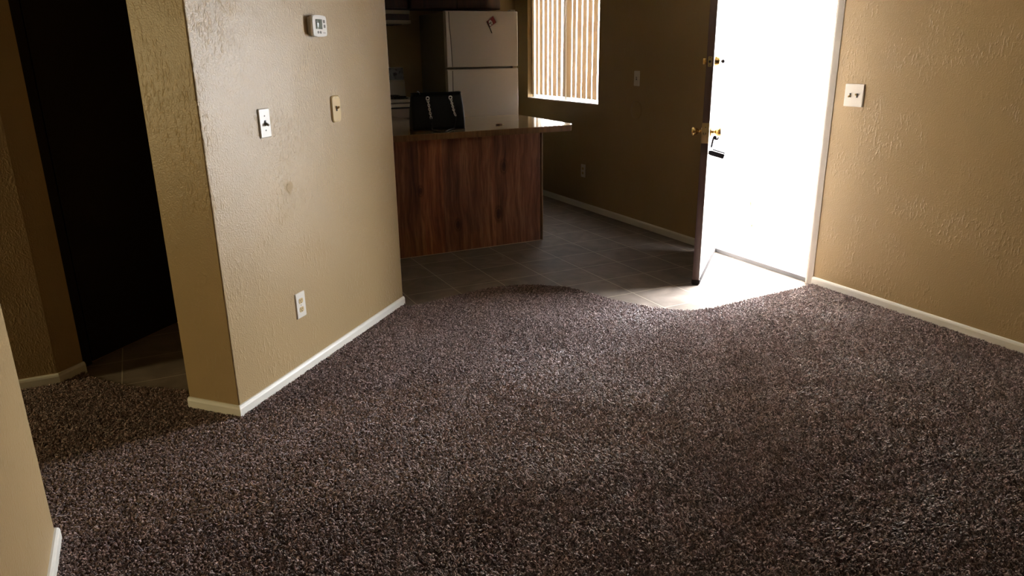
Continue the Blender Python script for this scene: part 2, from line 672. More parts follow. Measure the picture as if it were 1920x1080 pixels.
# side passage at the left, out of frame, with a window added in its end wall to light the hall corner
SY0, SY1, SZ0, SZ1 = 3.22, 3.80, .75, 2.1
b = MB()
for q in ((BACK, SY0, 0, CEIL), (SY1, 4.05, 0, CEIL), (SY0, SY1, 0, SZ0), (SY0, SY1, SZ1, CEIL)):
    b.box(-4.7, -4.5, *q)
struct(b.build('wall_side_passage', M['wall']), 'wall closing the side passage at the left', 'wall')
b = MB()
for q in ((SY0, SY1, SZ0, SZ0 + .04), (SY0, SY1, SZ1 - .04, SZ1), (SY0, SY0 + .04, SZ0, SZ1), (SY1 - .04, SY1, SZ0, SZ1), ((SY0 + SY1) / 2 - .02, (SY0 + SY1) / 2 + .02, SZ0, SZ1)):
    b.box(-4.6, -4.55, *q)
struct(b.build('added_window', M['vinyl_frame']), 'unseen window added in the side passage to light the hall corner', 'window')
b = MB()
b.box(-4.635, -4.632, SY0, SY1, SZ0, SZ1)
b.build('warm_tint_sheet', M['warm_tint'], bpy.data.objects['added_window'])  # added tinted sheet, only warms and weakens the incoming light

b = MB()
b.box(-4.7, XF, BACK - .12, BACK, 0, CEIL)
struct(b.build('wall_rear', M['wall']), 'wall behind the viewer', 'wall')

# kitchen window: recess lined in white, frame, pane
wn = thing('window_1', (XO - .06, (WY0 + WY1) / 2, WZ0), 0, 'kitchen window behind the vertical blind', 'window', kind='structure')
hw = (WY1 - WY0) / 2
hh = WZ1 - WZ0
b = MB()
for (y0, y1, z0, z1) in ((-hw, hw, 0, .016), (-hw, hw, hh - .045, hh), (-hw, -hw + .03, .016, hh - .045), (hw - .03, hw, .016, hh - .045), (-.02, .02, .016, hh - .045)):
    b.box(-.03, .03, y0, y1, z0, z1, .004)
b.build('window_frame', M['vinyl_frame'], wn)
b = MB()
b.box(-.003, .003, -hw + .03, hw - .03, .03, hh - .03)
b.build('pane', M['glass'], wn)
b = MB()
b.box(.034, .036, -hw, hw, 0, hh)
b.build('dimming_sheet', M['dim_sheet'], wn)  # sheet added behind the pane to dim the daylight
b = MB()
b.box(-.092, -.03, -hw, hw, -.0, .010, .002)
b.build('sill', M['frame'], wn)

# door frame and casing
b = MB()
for y0, y1 in ((DOOR_Y0 - .001, DOOR_Y0 + .02), (DOOR_Y1 - .02, DOOR_Y1 + .001)):
    b.box(XF - .004, XO, y0, y1, 0, DOOR_H)
b.box(XF - .004, XO, DOOR_Y0, DOOR_Y1, DOOR_H - .02, DOOR_H)
b.prism([(XF, DOOR_Y0 - .038), (XF - .004, DOOR_Y0 - .038), (XF - .017, DOOR_Y0 - .010), (XF - .019, DOOR_Y0 - .004), (XF - .019, DOOR_Y0 + .006), (XF, DOOR_Y0 + .006)], 0, DOOR_H + .03)
b.box(XF - .012, XF, DOOR_Y1 - .006, DOOR_Y1 + .030, 0, DOOR_H + .03, .003)
b.box(XF - .024, XF, DOOR_Y0 + .006, DOOR_Y1 - .006, DOOR_H - .006, DOOR_H + .03, .003)
struct(b.build('trim_1', M['frame']), 'white painted frame around the open front doorway', 'door frame')
b = MB()
b.prism([(0, 0), (.1, 0), (.1, .020), (.075, .032), (.012, .032), (0, .030)], DOOR_Y0 + .02, DOOR_Y1 - .02,
        Matrix(((1, 0, 0, XF + .005), (0, 0, 1, 0), (0, 1, 0, 0), (0, 0, 0, 1))))
struct(b.build('trim_2', M['threshold']), 'grey metal threshold strip across the front doorway', 'threshold')

# baseboards
BB = [(0, 0), (.013, 0), (.013, .043), (.0105, .051), (.006, .056), (0, .057)]


def baseboard(name, path, label):
    b = MB()
    b.sweep(path, BB)
    return struct(b.build(name, M['trim']), label, 'baseboard')


def off(p, q, d):
    return (p[0] + q[0] * d, p[1] + q[1] * d)


baseboard('baseboard_front_kitchen', [(XF, YB), (XF, DOOR_Y1 + .031)], 'white baseboard along tan wall between kitchen and door')
baseboard('baseboard_front', [(XF, DOOR_Y0 - .039), (XF, BACK)], 'white baseboard along tan wall below the double switch')
baseboard('baseboard_diagonal', [A_, C2, CR_][::1], 'white baseboard wrapping the angled wall with the thermostat')
baseboard('baseboard_hall', [(-4.45, 3.828), (-.52, 3.828), (-.418, 3.930)], 'dim baseboard at the shaded hallway corner')
baseboard('baseboard_left', [(-.43, BACK), (-.43, 2.435), (-.58, 2.435)], 'white baseboard at foot of the near wall end')

# closed door inside the hall
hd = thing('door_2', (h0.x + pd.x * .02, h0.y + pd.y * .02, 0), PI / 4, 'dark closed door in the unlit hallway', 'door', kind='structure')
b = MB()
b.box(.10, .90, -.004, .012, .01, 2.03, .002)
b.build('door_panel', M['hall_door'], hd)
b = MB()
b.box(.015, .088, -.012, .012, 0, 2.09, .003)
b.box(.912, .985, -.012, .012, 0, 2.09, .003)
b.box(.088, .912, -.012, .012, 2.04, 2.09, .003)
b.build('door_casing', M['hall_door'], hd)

# ------------------------------------------------------------------ carpet
EDGE = [(1.300, 4.085), (1.40, 4.085), (1.52, 4.112), (1.66, 4.142), (1.84, 4.172), (1.95, 4.172), (2.05, 4.152), (2.13, 4.125), (2.21, 4.075), (2.34, 3.950),
        (2.39, 3.84), (2.43, 3.715), (2.48, 3.57), (2.55, 3.43), (2.61, 3.345), (2.672, 3.276), (2.72, 3.232), (2.776, 3.205), (2.84, 3.19),
        (2.919, 3.184), (3.05, 3.19), (3.183, 3.200), (3.33, 3.21), (3.463, 3.215), (3.647, 3.222), (3.798, 3.245)]
HALL_EDGE = [(-.425, 3.915), (-.39, 3.83), (-.32, 3.735), (-.21, 3.605), (-.10, 3.54), (.016, 3.44), (.014, 3.27)]
CARPET = [(-.54, 3.828)] + HALL_EDGE + [A_, C2, (1.296, 4.143)] + EDGE + [(XF, BACK), (-.43, BACK), (-.43, 2.436), (-.58, 2.436), (-4.48, 2.436), (-4.48, 3.828)]
b = MB()
pts = [b.bm.verts.new((p[0], p[1], .006)) for p in CARPET]
lo = [b.bm.verts.new((p[0], p[1], .0005)) for p in CARPET]
es = [b.bm.edges.new((pts[i], pts[(i + 1) % len(pts)])) for i in range(len(pts))]
bmesh.ops.triangle_fill(b.bm, edges=es, use_beauty=True)
for i in range(len(pts)):
    j = (i + 1) % len(pts)
    b.bm.faces.new((lo[i], lo[j], pts[j], pts[i]))
carpet = b.build('carpet_flooring', M['carpet_base'])
struct(carpet, 'brown and grey frieze carpet with a curved edge against the tiles', 'carpet')


def inside(px, py, poly):
    r = np.zeros(len(px), bool)
    n = len(poly)
    for i in range(n):
        x0, y0 = poly[i]
        x1, y1 = poly[(i + 1) % n]
        if y0 == y1:
            continue
        c = ((y0 > py) != (y1 > py)) & (px < (x1 - x0) * (py - y0) / (y1 - y0) + x0)
        r ^= c
    return r


def pile():
    rng = np.random.default_rng(7)
    X0, X1, Y0, Y1 = -1.6, 3.79, .55, 4.2
    sp = .0056
    nx, ny = int((X1 - X0) / sp), int((Y1 - Y0) / sp)
    gx, gy = np.meshgrid(np.arange(nx), np.arange(ny))
    px = X0 + (gx.ravel() + rng.random(nx * ny)) * sp
    py = Y0 + (gy.ravel() + rng.random(nx * ny)) * sp
    keep = inside(px, py, CARPET)
    # out of sight: more than a step outside the view's lower edge, and behind the near wall
    keep &= (py + .5 * px > 1.15)
    px, py = px[keep], py[keep]
    n = len(px)
    # yarn tufts: neighbouring strands twist together and lean the same way
    tc = .0125
    shx, shy = px + .004 * np.sin(61 * py) + .003 * np.sin(97 * py + 40 * px), py + .004 * np.sin(67 * px) + .003 * np.sin(89 * px - 37 * py)
    ix, iy = np.floor(shx / tc).astype(int), np.floor(shy / tc).astype(int)
    h = (ix * 73856093 ^ iy * 19349663) & 0xffff
    tab = rng.random((65536, 4))
    tr = tab[h]
    cxx, cyy = (ix + .25 + .5 * tr[:, 2]) * tc, (iy + .25 + .5 * tr[:, 3]) * tc
    # vacuum strokes and footprints: broad patches where the pile leans together
    lane = np.sin(5.3 * (px * .50 + py * 1.25) + 1.6 * np.sin(2.3 * px - 1.1 * py)) * .5 + np.sin(13.1 * (px * .45 + py) + 2.4 * np.sin(2.1 * px)) * .35
    blot = np.sin(4.7 * px + 1.9 * np.sin(3.3 * py)) * np.sin(5.9 * py + 1.3 * np.sin(3.9 * px))
    lean = .0024 * lane + .0016 * blot
    ang = rng.random(n) * 2 * PI
    mag = .0045 * np.sqrt(rng.random(n))
    ta, tm = tr[:, 0] * 2 * PI, .0065 * np.sqrt(tr[:, 1])
    dx = np.cos(ang) * mag + np.cos(ta) * tm + .42 * (cxx - shx) + lean * .75
    dy = np.sin(ang) * mag + np.sin(ta) * tm + .42 * (cyy - shy) - lean * .55
    mag = np.minimum(np.hypot(dx, dy), .0075)
    hgt = .0085 + .0025 * rng.random(n) + .004 * tr[:, 2] + .0006 * blot
    K = 4
    t = np.linspace(0, 1, K)
    P = np.zeros((n, K, 3), np.float32)
    kx, ky = rng.normal(0, .0016, (n, K)), rng.normal(0, .0016, (n, K))
    kx[:, 0] = ky[:, 0] = 0
    P[:, :, 0] = px[:, None] + dx[:, None] * t[None] ** 1.4 + kx
    P[:, :, 1] = py[:, None] + dy[:, None] * t[None] ** 1.4 + ky
    P[:, :, 2] = .004 + hgt[:, None] * (t[None] - .28 * (mag / .0075)[:, None] * t[None] ** 2)
    # keep the yarn out of the walls
    P[:, :, 0] = np.minimum(P[:, :, 0], 3.795)
    R = np.empty((n, K), np.float32)
    R[:] = np.array([.0015, .0018, .0018, .0012])[None]
    R *= (.8 + .45 * rng.random(n))[:, None]
    hc = bpy.data.hair_curves.new('carpet_pile')
    hc.add_curves([K] * n)
    hc.position_data.foreach_set('vector', P.ravel())
    ra = hc.attributes.get('radius') or hc.attributes.new('radius', 'FLOAT', 'POINT')
    ra.data.foreach_set('value', R.ravel())
    hc.materials.append(M['pile'])
    o = bpy.data.objects.new('carpet_pile', hc)
    C.objects.link(o)
    o.parent = carpet
    o['kind'] = 'stuff'


pile()

# ------------------------------------------------------------------ front door (open)
latch = Vector((3.126, 3.612))
hinge = Vector((3.786, 4.212))
DW = (hinge - latch).length
ang = math.atan2(hinge.y - latch.y, hinge.x - latch.x)
# local x: latch edge -> hinge; local -y: outdoor face; local +y: indoor face
door = thing('door_1', (latch.x, latch.y, 0), ang, 'front door standing open, seen along its brown edge', 'door', kind='structure')
HT = .0215
b = MB()
b.use(M['door_brown']).box(0, DW, -HT, HT, .02, 2.035, .0015, seg=1)
b.use(M['door_white']).box(.003, DW - .002, -HT - .0016, -HT + .001, .022, 2.033)
b.build('door_panel', None, door)
b = MB()
b.box(-.003, DW - .02, -HT - .006, HT + .004, .008, .034, .003)
for i in range(40):
    y = -HT + 2 * HT * (i + .5) / 40
    b.box(-.002, .004, y - .0005, y + .0005, .001, .009)
b.box(.02, DW - .01, -HT - .0075, -HT + .001, .036, .043, .001)
sweep = b.build('door_sweep', M['rubber'], door)
sweep['label'] = 'dark bristle sweep'


def knob_profile(sgn):
    return [(0.0, .0), (.030, 0), (.031, .004), (.026, .009), (.012, .012), (.0105, .022), (.012, .028), (.017, .033), (.023, .042), (.027, .054), (.0275, .062), (.025, .067), (.0, .069)]


KX, KZ = .062, .988
for nm, sg in (('door_knob', 1), ('door_knob', -1)):
    b = MB()
    mt = T(KX, sg * (HT + .001), KZ) @ Matrix.Diagonal((1, sg, 1, 1))
    b.lathe(knob_profile(sg), mt, 28)
    o = b.build(nm, M['brass'], door)
    o['label'] = 'polished brass knob'
b = MB()
b.use(M['dull_brass']).box(-.0035, .001, -HT - .0015, HT + .0015, KZ - .066, KZ + .058, .001, seg=1)
b.use(M['dark_slot']).lathe([(0, -.0005), (.0095, -.0005), (.0095, .0005), (0, .0005)], T(-.0036, .004, KZ - .006) @ Matrix.Rotation(PI / 2, 4, 'Z'), 20)
b.use(M['dull_brass']).box(-.0085, -.003, -.002, .009, KZ - .013, KZ + .003, .001, seg=1)
b.use(M['dark_slot']).lathe([(0, -.0005), (.003, -.0005), (.003, .0005), (0, .0005)], T(-.0036, 0, KZ + .032) @ Matrix.Rotation(PI / 2, 4, 'Z'), 12)
o = b.build('latch_plate', None, door)
o['label'] = 'wide brass latch plate'
# deadbolt
DZ = 1.408
b = MB()
b.use(M['dull_brass']).prism(rounded([(-.0115, -.030), (.0115, -.030), (.0115, .030), (-.0115, .030)], .004), -.0025, .0005,
                             T(-.0005, 0, DZ) @ Matrix(((0, 0, 1, 0), (1, 0, 0, 0), (0, 1, 0, 0), (0, 0, 0, 1))))
for zz, rr in ((0, .0075), (.023, .0025), (-.023, .0025)):
    b.use(M['dark_slot']).lathe([(0, -.0005), (rr, -.0005), (rr, .0005), (0, .0005)], T(-.0032, 0, DZ + zz) @ Matrix.Rotation(PI / 2, 4, 'Z'), 16)
b.build('deadbolt_plate', None, door)
b = MB()
b.lathe([(0, 0), (.030, 0), (.030, .004), (.024, .022), (.023, .028), (.016, .030), (0, .030)], T(KX, -HT - .001, DZ) @ Matrix.Diagonal((1, -1, 1, 1)), 28)
b.build('deadbolt_cylinder', M['brass'], door)
b = MB()
b.lathe([(0, 0), (.026, 0), (.026, .004), (.019, .009), (0, .010)], T(KX, HT + .001, DZ), 28)
b.box(KX - .006, KX + .006, HT + .008, HT + .028, DZ - .019, DZ + .019, .004)
b.build('thumb_turn', M['brass'], door)
# hinges
for z in (.25, 1.05, 1.82):
    b = MB()
    b.tube([(DW + .003, HT + .006, z - .05), (DW + .003, HT + .006, z + .05)], .006, 10)
    b.build('hinge', M['dull_brass'], door)


def dloc(x, y, z):
    v = door.matrix_basis @ Vector((x, y, z))
    return v


door.matrix_basis = Matrix.Translation(door.location) @ Matrix.Rotation(ang, 4, 'Z')
# key left in the deadbolt
v = dloc(KX, -HT - .031, DZ)
k = thing('door_key', v, ang, 'small dark key left in the outer deadbolt cylinder', 'key')
b = MB()
b.box(-.0012, .0012, -.010, .004, -.003, .003)
b.build('key_blade', M['key_metal'], k)
b = MB()
b.lathe([(0, -.001), (.011, -.001), (.011, .001), (0, .001)], T(0, -.017, 0) @ Matrix.Rotation(PI / 2, 4, 'Z'), 20)
b.build('key_bow', M['key_metal'], k)
# key ring and car fob hanging under the knob
v = dloc(KX, -HT - .025, KZ)
kf = thing('key_ring', v, ang, 'bunch of keys with black remote fob hanging from outer brass knob', 'keys')
b = MB()
b.tube([(0, .016 * math.cos(a), .002 + .019 * math.sin(a) - .004) for a in [2 * PI * i / 24 for i in range(24)]], .0011, 8, closed=True)
b.build('ring', M['key_metal'], kf)
b = MB()
b.lathe([(0, -.0012), (.0125, -.0012), (.0125, .0012), (0, .0012)], T(0, -.006, -.036) @ Matrix.Rotation(PI / 2, 4, 'Z'), 20)
b.box(-.0014, .0014, -.026, -.008, -.050, -.040)
b.box(-.0014, .0014, -.030, -.022, -.046, -.030)
b.box(-.0014, .0014, -.0058, .0058, -.098, -.040, 0, T(0, -.004, 0) @ Matrix.Rotation(.16, 4, 'X'))
for q in (-.066, -.078, -.088):
    b.box(-.0014, .0014, -.0065, -.003, q - .003, q + .003, 0, T(0, -.004, 0) @ Matrix.Rotation(.16, 4, 'X'))
o = b.build('key', M['key_metal'], kf)
b = MB()
b.tube([(0, .011, -.098), (0, .006, -.106), (0, .002, -.112)], .0012, 6)
b.tube([(0, .010 * math.cos(a) + .010, -.112 + .009 * math.sin(a)) for a in [2 * PI * i / 20 for i in range(20)]], .001, 6, closed=True)
b.build('fob_link', M['key_metal'], kf)
tl = T(0, .016, -.122) @ Matrix.Rotation(math.radians(15), 4, 'X')
b = MB()
b.box(-.009, .009, -.092, 0, -.022, .008, .005, tl, 3)
b.prism([(0, -.02), (.018, -.012), (.018, -.004), (0, .006)], -.005, .005, tl @ Matrix(((0, 0, 1, 0), (1, 0, 0, 0), (0, 1, 0, 0), (0, 0, 0, 1))))
fob = b.build('key_fob', M['black_plastic'], kf)
fob['label'] = 'black remote fob'
b = MB()
b.box(-.008, .008, -.090, -.012, .012, .019, .002, tl)
b.build('fob_cover', M['black_plastic'], fob)

# ------------------------------------------------------------------ wall fittings
NLx, NLy = S2, -S2


def on_diag(s, z, out=0.0):
    """a point on the angled wall: s metres along its 45 degree line"""
    n = C2[0] * S2 - C2[1] * S2
    return (s * S2 + (n + out) * S2, s * S2 - (n + out) * S2, z)


ZX = Matrix(((1, 0, 0, 0), (0, 0, 1, 0), (0, 1, 0, 0), (0, 0, 0, 1)))   # plan polygon (x,z) extruded along y


def plate(mb, w_, h_, t_, r_=.004, y0=0.0, ch=.003):
    a = rounded([(-w_ / 2, -h_ / 2), (w_ / 2, -h_ / 2), (w_ / 2, h_ / 2), (-w_ / 2, h_ / 2)], r_)
    mb.prism(a, -t_ + ch - y0, -y0, ZX)
    c = rounded([(-w_ / 2 + ch, -h_ / 2 + ch), (w_ / 2 - ch, -h_ / 2 + ch), (w_ / 2 - ch, h_ / 2 - ch), (-w_ / 2 + ch, h_ / 2 - ch)], r_)
    lo = [mb.bm.verts.new(ZX @ Vector((p[0], p[1], -t_ + ch - y0))) for p in a]
    hi = [mb.bm.verts.new(ZX @ Vector((p[0], p[1], -t_ - y0))) for p in c]
    n = len(a)
    fs = [mb.bm.faces.new((lo[i], lo[(i + 1) % n], hi[(i + 1) % n], hi[i])) for i in range(n)] + [mb.bm.faces.new(hi)]
    mb._faces(fs, False)


def screw(parent, x, z, y, mat):
    b = MB()
    b.lathe([(0, -.0016), (.0022, -.0014), (.0034, 0), (0, .0005)], T(x, y, z), 14)
    o = b.build('screw', mat, parent)
    return o


def disc(mb, x, z, y, r, t=.001, n=24):
    mb.lathe([(0, -t), (r, -t), (r, t), (0, t)], T(x, y, z), n, smooth=False)


def toggle(parent, x, z, y, mat, up):
    b = MB()
    b.box(x - .0052, x + .0052, y - .0016, y + .001, z - .012, z + .012, .0005)
    b.build('toggle_slot', M['dark_slot'], parent)
    b = MB()
    b.box(-.0042, .0042, -.019, .0, -.0045, .0045, .0015, T(x, y, z) @ Matrix.Rotation(math.radians(-28 if up else 28), 4, 'X'))
    b.build('toggle', mat, parent)


def outlet(loc, rz, label, k=1.0):
    o = thing('wall_outlet', loc, rz, label, 'outlet', None)
    b = MB()
    plate(b, .075, .124, .007)
    b.build('cover_plate', M['white_plastic'], o)
    for zz in (.0215, -.0215):
        b = MB()
        a = rounded([(-.0165, -.0125), (.0165, -.0125), (.0165, .0125), (-.0165, .0125)], .008)
        b.prism([(p[0], p[1] + zz) for p in a], -.0082, -.006, ZX)
        r_ = b.build('socket', M['almond'], o)
        b = MB()
        for xx, hh_ in ((-.0062, .009), (.0062, .0075)):
            b.box(xx - .0012, xx + .0012, -.0087, -.0080, zz + .003 - hh_ / 2, zz + .003 + hh_ / 2)
        disc(b, 0, zz - .0075, -.0083, .0028, .0004, 12)
        b.build('socket_slots', M['dark_slot'], r_)
    screw(o, 0, 0, -.007, M['screw'])
    return o


# thermostat
t = thing('thermostat', on_diag(3.142, 1.604), PI / 4, 'white digital thermostat high on the angled tan wall', 'thermostat')
b = MB()
b.prism(rounded([(-.056, -.040), (.056, -.040), (.056, .040), (-.056, .040)], .012, 5), -.020, 0, ZX, smooth=True)
b.build('back_box', M['white_plastic'], t)
b = MB()
prof = [(-.060, -.036), (-.056, -.043), (-.03, -.0465), (0, -.0475), (.03, -.0465), (.056, -.043), (.060, -.036), (.0615, 0), (.060, .036), (.056, .043), (.03, .0465), (0, .0475), (-.03, .0465), (-.056, .043), (-.060, .036), (-.0615, 0)]
b.prism(prof, -.030, -.018, ZX, smooth=True)
b.prism([(p[0] * .95, p[1] * .94) for p in prof], -.0325, -.030, ZX, smooth=True)
b.build('front_cover', M['white_plastic'], t)
b = MB()
b.box(-.034, .020, -.0340, -.031, -.014, .029, .001, seg=1)
scr = b.build('display', M['lcd'], t)
scr['label'] = 'grey liquid crystal display'
b = MB()
b.use(M['lcd_dark'])
for (x0, x1, z0, z1) in ((-.030, -.020, .021, .0235), (-.030, -.0275, .010, .0235), (-.030, -.020, .014, .0165), (-.012, -.0025, .021, .0235), (-.005, -.0025, .009, .0235), (-.030, -.012, .003, .0055), (-.026, -.006, -.008, -.0055), (.010, .017, .022, .026), (.016, .0175, -.010, .026)):
    b.box(x0, x1, -.0346, -.0338, z0, z1)
b.build('display_segments', None, scr)
for (x, z) in ((-.018, -.028), (.002, -.028)):
    b = MB()
    disc(b, x, z, -.0332, .0058, .0015)
    b.build('button', M['button'], t)
for (x, z) in ((.036, .020), (.038, -.001)):
    b = MB()
    b.prism(rounded([(-.0062, -.007), (.0062, -.007), (.0062, .007), (-.0062, .007)], .003), -.0347, -.032, T(x, 0, z) @ ZX)
    b.build('button', M['button'], t)
b = MB()
b.box(.022, .044, -.0330, -.0322, -.031, -.0285)
b.build('marking', M['button'], t)

# white switch
s = thing('light_switch', on_diag(2.694, 1.203), PI / 4, 'white single toggle switch plate on angled wall, lower left of thermostat', 'light switch')
b = MB()
plate(b, .074, .121, .008)
b.build('cover_plate', M['white_plastic'], s)
toggle(s, 0, 0, -.008, M['button'], False)
screw(s, 0, .030, -.008, M['button'])
screw(s, 0, -.030, -.008, M['button'])
# almond switch
s = thing('light_switch', on_diag(3.262, 1.221), PI / 4, 'almond single toggle switch with rounded corners and bright screws', 'light switch')
b = MB()
plate(b, .080, .128, .011, .018, ch=.004)
b.build('cover_plate', M['almond'], s)
toggle(s, 0, .002, -.011, M['almond'], True)
screw(s, 0, .053, -.011, M['screw'])
screw(s, 0, -.053, -.011, M['screw'])
outlet(on_diag(2.812, .345), PI / 4, 'white duplex outlet low on angled wall above baseboard')
# nail hole, patch and small nail
b = MB()
b.lathe([(0, -.0015), (.003, -.001), (.004, 0), (0, .0005)], T(0, 0, 0), 12)
o = b.build('nail_head', M['dark_slot'])
o.location = on_diag(2.957, 1.685)
o.rotation_euler = (0, 0, PI / 4)
tag(o, 'tiny dark nail head above left of the thermostat', 'nail')
b = MB()
b.lathe([(0, -.0012), (.0035, -.001), (.0045, 0), (0, .0004)], T(0, 0, 0), 12)
o = b.build('nail_head', M['button'])
o.location = on_diag(2.812, .168)
o.rotation_euler = (0, 0, PI / 4)
tag(o, 'tiny nail mark below the duplex outlet on the angled wall', 'nail')
b = MB()
rp = random.Random(3)
pp = [(.024 * math.cos(a) * (1 + .25 * math.sin(2 * a + 1)) + rp.uniform(-.002, .002), .030 * math.sin(a) * (1 + .2 * math.sin(3 * a)) + rp.uniform(-.002, .002)) for a in [2 * PI * i / 26 for i in range(26)]]
b.prism(pp, -.0016, .0005, ZX, smooth=True)
b.prism([(p[0] * .7, p[1] * .7) for p in pp], -.0026, -.0016, ZX, smooth=True)
M['patch'] = plain('smooth_patch_paint', tuple(x * .93 for x in WALL[:3]) + (1,), .5, 0, .15)
o = b.build('wall_patch', M['patch'])
o.location = on_diag(2.822, .905)
o.rotation_euler = (0, 0, PI / 4)
tag(o, 'smooth repaired blotch in the middle of the angled wall', 'wall patch')

# front wall fittings
RF = -PI / 2
s = thing('double_light_switch', (XF, 3.110, 1.209), RF, 'white double toggle switch plate right of the doorway', 'light switch')
b = MB()
plate(b, .132, .130, .008)
b.build('cover_plate', M['white_plastic'], s)
toggle(s, -.024, 0, -.008, M['almond'], False)
toggle(s, .024, 0, -.008, M['almond'], True)
outlet((XF, 6.108, .368), RF, 'dim white duplex outlet low on wall between counter and door')
s = thing('light_switch', (XF, 5.283, 1.252), RF, 'dim single toggle switch on shaded wall between window and door', 'light switch')
b = MB()
plate(b, .075, .122, .007)
b.build('cover_plate', M['white_plastic'], s)
toggle(s, 0, 0, -.007, M['white_plastic'], True)
b = MB()
b.lathe([(0, -.006), (.066, -.006), (.074, -.003), (.076, 0), (0, .0005)], T(0, 0, 0), 36)
o = b.build('round_cover', M['wall'])
o.location = (XF, 5.278, .992)
o.rotation_euler = (0, 0, RF)
tag(o, 'round wall-coloured cover disc below the dim single switch', 'cover plate')

# ------------------------------------------------------------------ vertical blind
bl = thing('vertical_blind', (XF + .045, (WY0 + WY1) / 2, WZ0), 0, 'tan vertical blind in the bright kitchen window', 'blind')
b = MB()
b.box(-.022, .022, -hw + .01, hw - .01, hh - .05, hh - .005, .003)
b.build('head_rail', M['vinyl_frame'], bl)
rv = random.Random(11)
VA = math.radians(6.5)
vw = .088
ys = [hw - .03 - .0938 * i for i in range(15)]
for i, y in enumerate(ys):
    a = VA + rv.uniform(-.05, .05)
    tw = rv.uniform(-.07, .07)
    if i == 7:
        a, tw = VA + .20, -.12
    if i == 8:
        a = VA - .14
    if i == 0:
        y += .012
    b = MB()
    nz = 10
    rows = []
    for j in range(nz + 1):
        z = .040 + (hh - .093) * j / nz
        aa = a + tw * (1 - j / nz)
        row = []
        for q in range(7):
            f = q / 6 - .5
            cvx = .0015 * (1 - 4 * f * f)
            row.append(b.bm.verts.new((math.sin(aa) * vw * f + math.cos(aa) * cvx, math.cos(aa) * vw * f - math.sin(aa) * cvx, z)))
        rows.append(row)
    for R0, R1 in zip(rows, rows[1:]):
        for q in range(6):
            f_ = b.bm.faces.new((R0[q], R0[q + 1], R1[q + 1], R1[q]))
            f_.smooth = False
    bmesh.ops.solidify(b.bm, geom=list(b.bm.faces), thickness=.0008)
    o = b.build('vane', M['vane'], bl)
    o.location = (0, y, 0)

# ------------------------------------------------------------------ kitchen
# peninsula base
PX0, PX1, PY0, PY1 = 1.24, 2.830, 5.172, 5.93
pc = thing('peninsula_cabinet', ((PX0 + PX1) / 2, (PY0 + PY1) / 2, 0), 0, 'dark walnut panelled peninsula base under the tan countertop', 'cabinet')
cx, cy = (PX0 + PX1) / 2, (PY0 + PY1) / 2
b = MB()
b.box(PX0 - cx, PX1 - cx - .02, PY0 - cy + .02, PY1 - cy, 0, .872)
b.build('carcass', M['cabinet_wood'], pc)
b = MB()
b.box(PX0, PX1 - .016, PY0, PY0 + .018, .002, .872)
o = b.build('back_panel', M['panel'], pc)
o.matrix_parent_inverse = Matrix.Translation((-cx, -cy, 0))
b = MB()
b.box(PX1 - .0075 - cx, PX1 - cx + .006, PY0 - cy - .003, PY1 - cy, .002, .872, .001)
b.build('end_panel', M['edge_wood'], pc)
b = MB()
b.box(PX0 - cx, PX1 - cx, PY0 - cy - .004, PY0 - cy, .001, .005)
b.build('floor_bead', M['packet_pale'], pc)
# side run against the left wall
sc_ = thing('base_cabinet', (1.67, 6.36, 0), 0, 'low cabinet under the side counter next to the range', 'cabinet')
b = MB()
b.box(-.44, .43, -.42, .52, .1, .872)
b.box(-.44, .38, -.42, .52, 0, .1)
b.build('carcass', M['cabinet_wood'], sc_)
for y in (-.40, .065):
    b = MB()
    b.box(.43, .449, y, y + .445, .12, .70, .003)
    d = b.build('cabinet_door', M['cabinet_wood'], sc_)
    b = MB()
    b.box(.43, .449, y, y + .445, .715, .86, .003)
    d = b.build('drawer', M['cabinet_wood'], sc_)
# worktop
outl = [(1.225, 5.128), (3.07, 5.128), (3.128, 5.215), (3.175, 6.30), (2.128, 6.30), (2.128, 6.885), (1.225, 6.885)]
wt = rounded(outl, [0, .05, .08, .02, .01, .01, 0], 5)
b = MB()
b.use(M['laminate']).prism(wt, .9175, .920)
b.use(M['edge_wood']).prism(wt, .874, .9174)
o = b.build('worktop', None)
tag(o, 'tan laminate worktop with brown edge on the walnut peninsula', 'countertop')

# small packet on the counter
k = thing('snack_packet', (2.60, 5.455, .920), .35, 'small crumpled brown packet lying on tan worktop', 'packet')
b = MB()
t_ = bmesh.new()
bmesh.ops.create_uvsphere(t_, u_segments=16, v_segments=8, radius=1)
for v_ in t_.verts:
    v_.co = Vector((v_.co.x * .030 - .014, v_.co.y * .018 + .004 * math.sin(v_.co.x * 5), max(0, (v_.co.z + .7)) * .0075 * (1 + .25 * math.sin(v_.co.x * 7 + v_.co.y * 4))))
b.merge(t_, Matrix(), True)
b.build('wrapper', M['packet'], k)
b = MB()
b.prism([(.006, -.012), (.036, -.015), (.042, .003), (.030, .012), (.008, .010)], .003, .0055, Matrix.Rotation(.12, 4, 'Y'))
o = b.build('flap', M['packet_pale'], k)
o['label'] = 'pale flap'

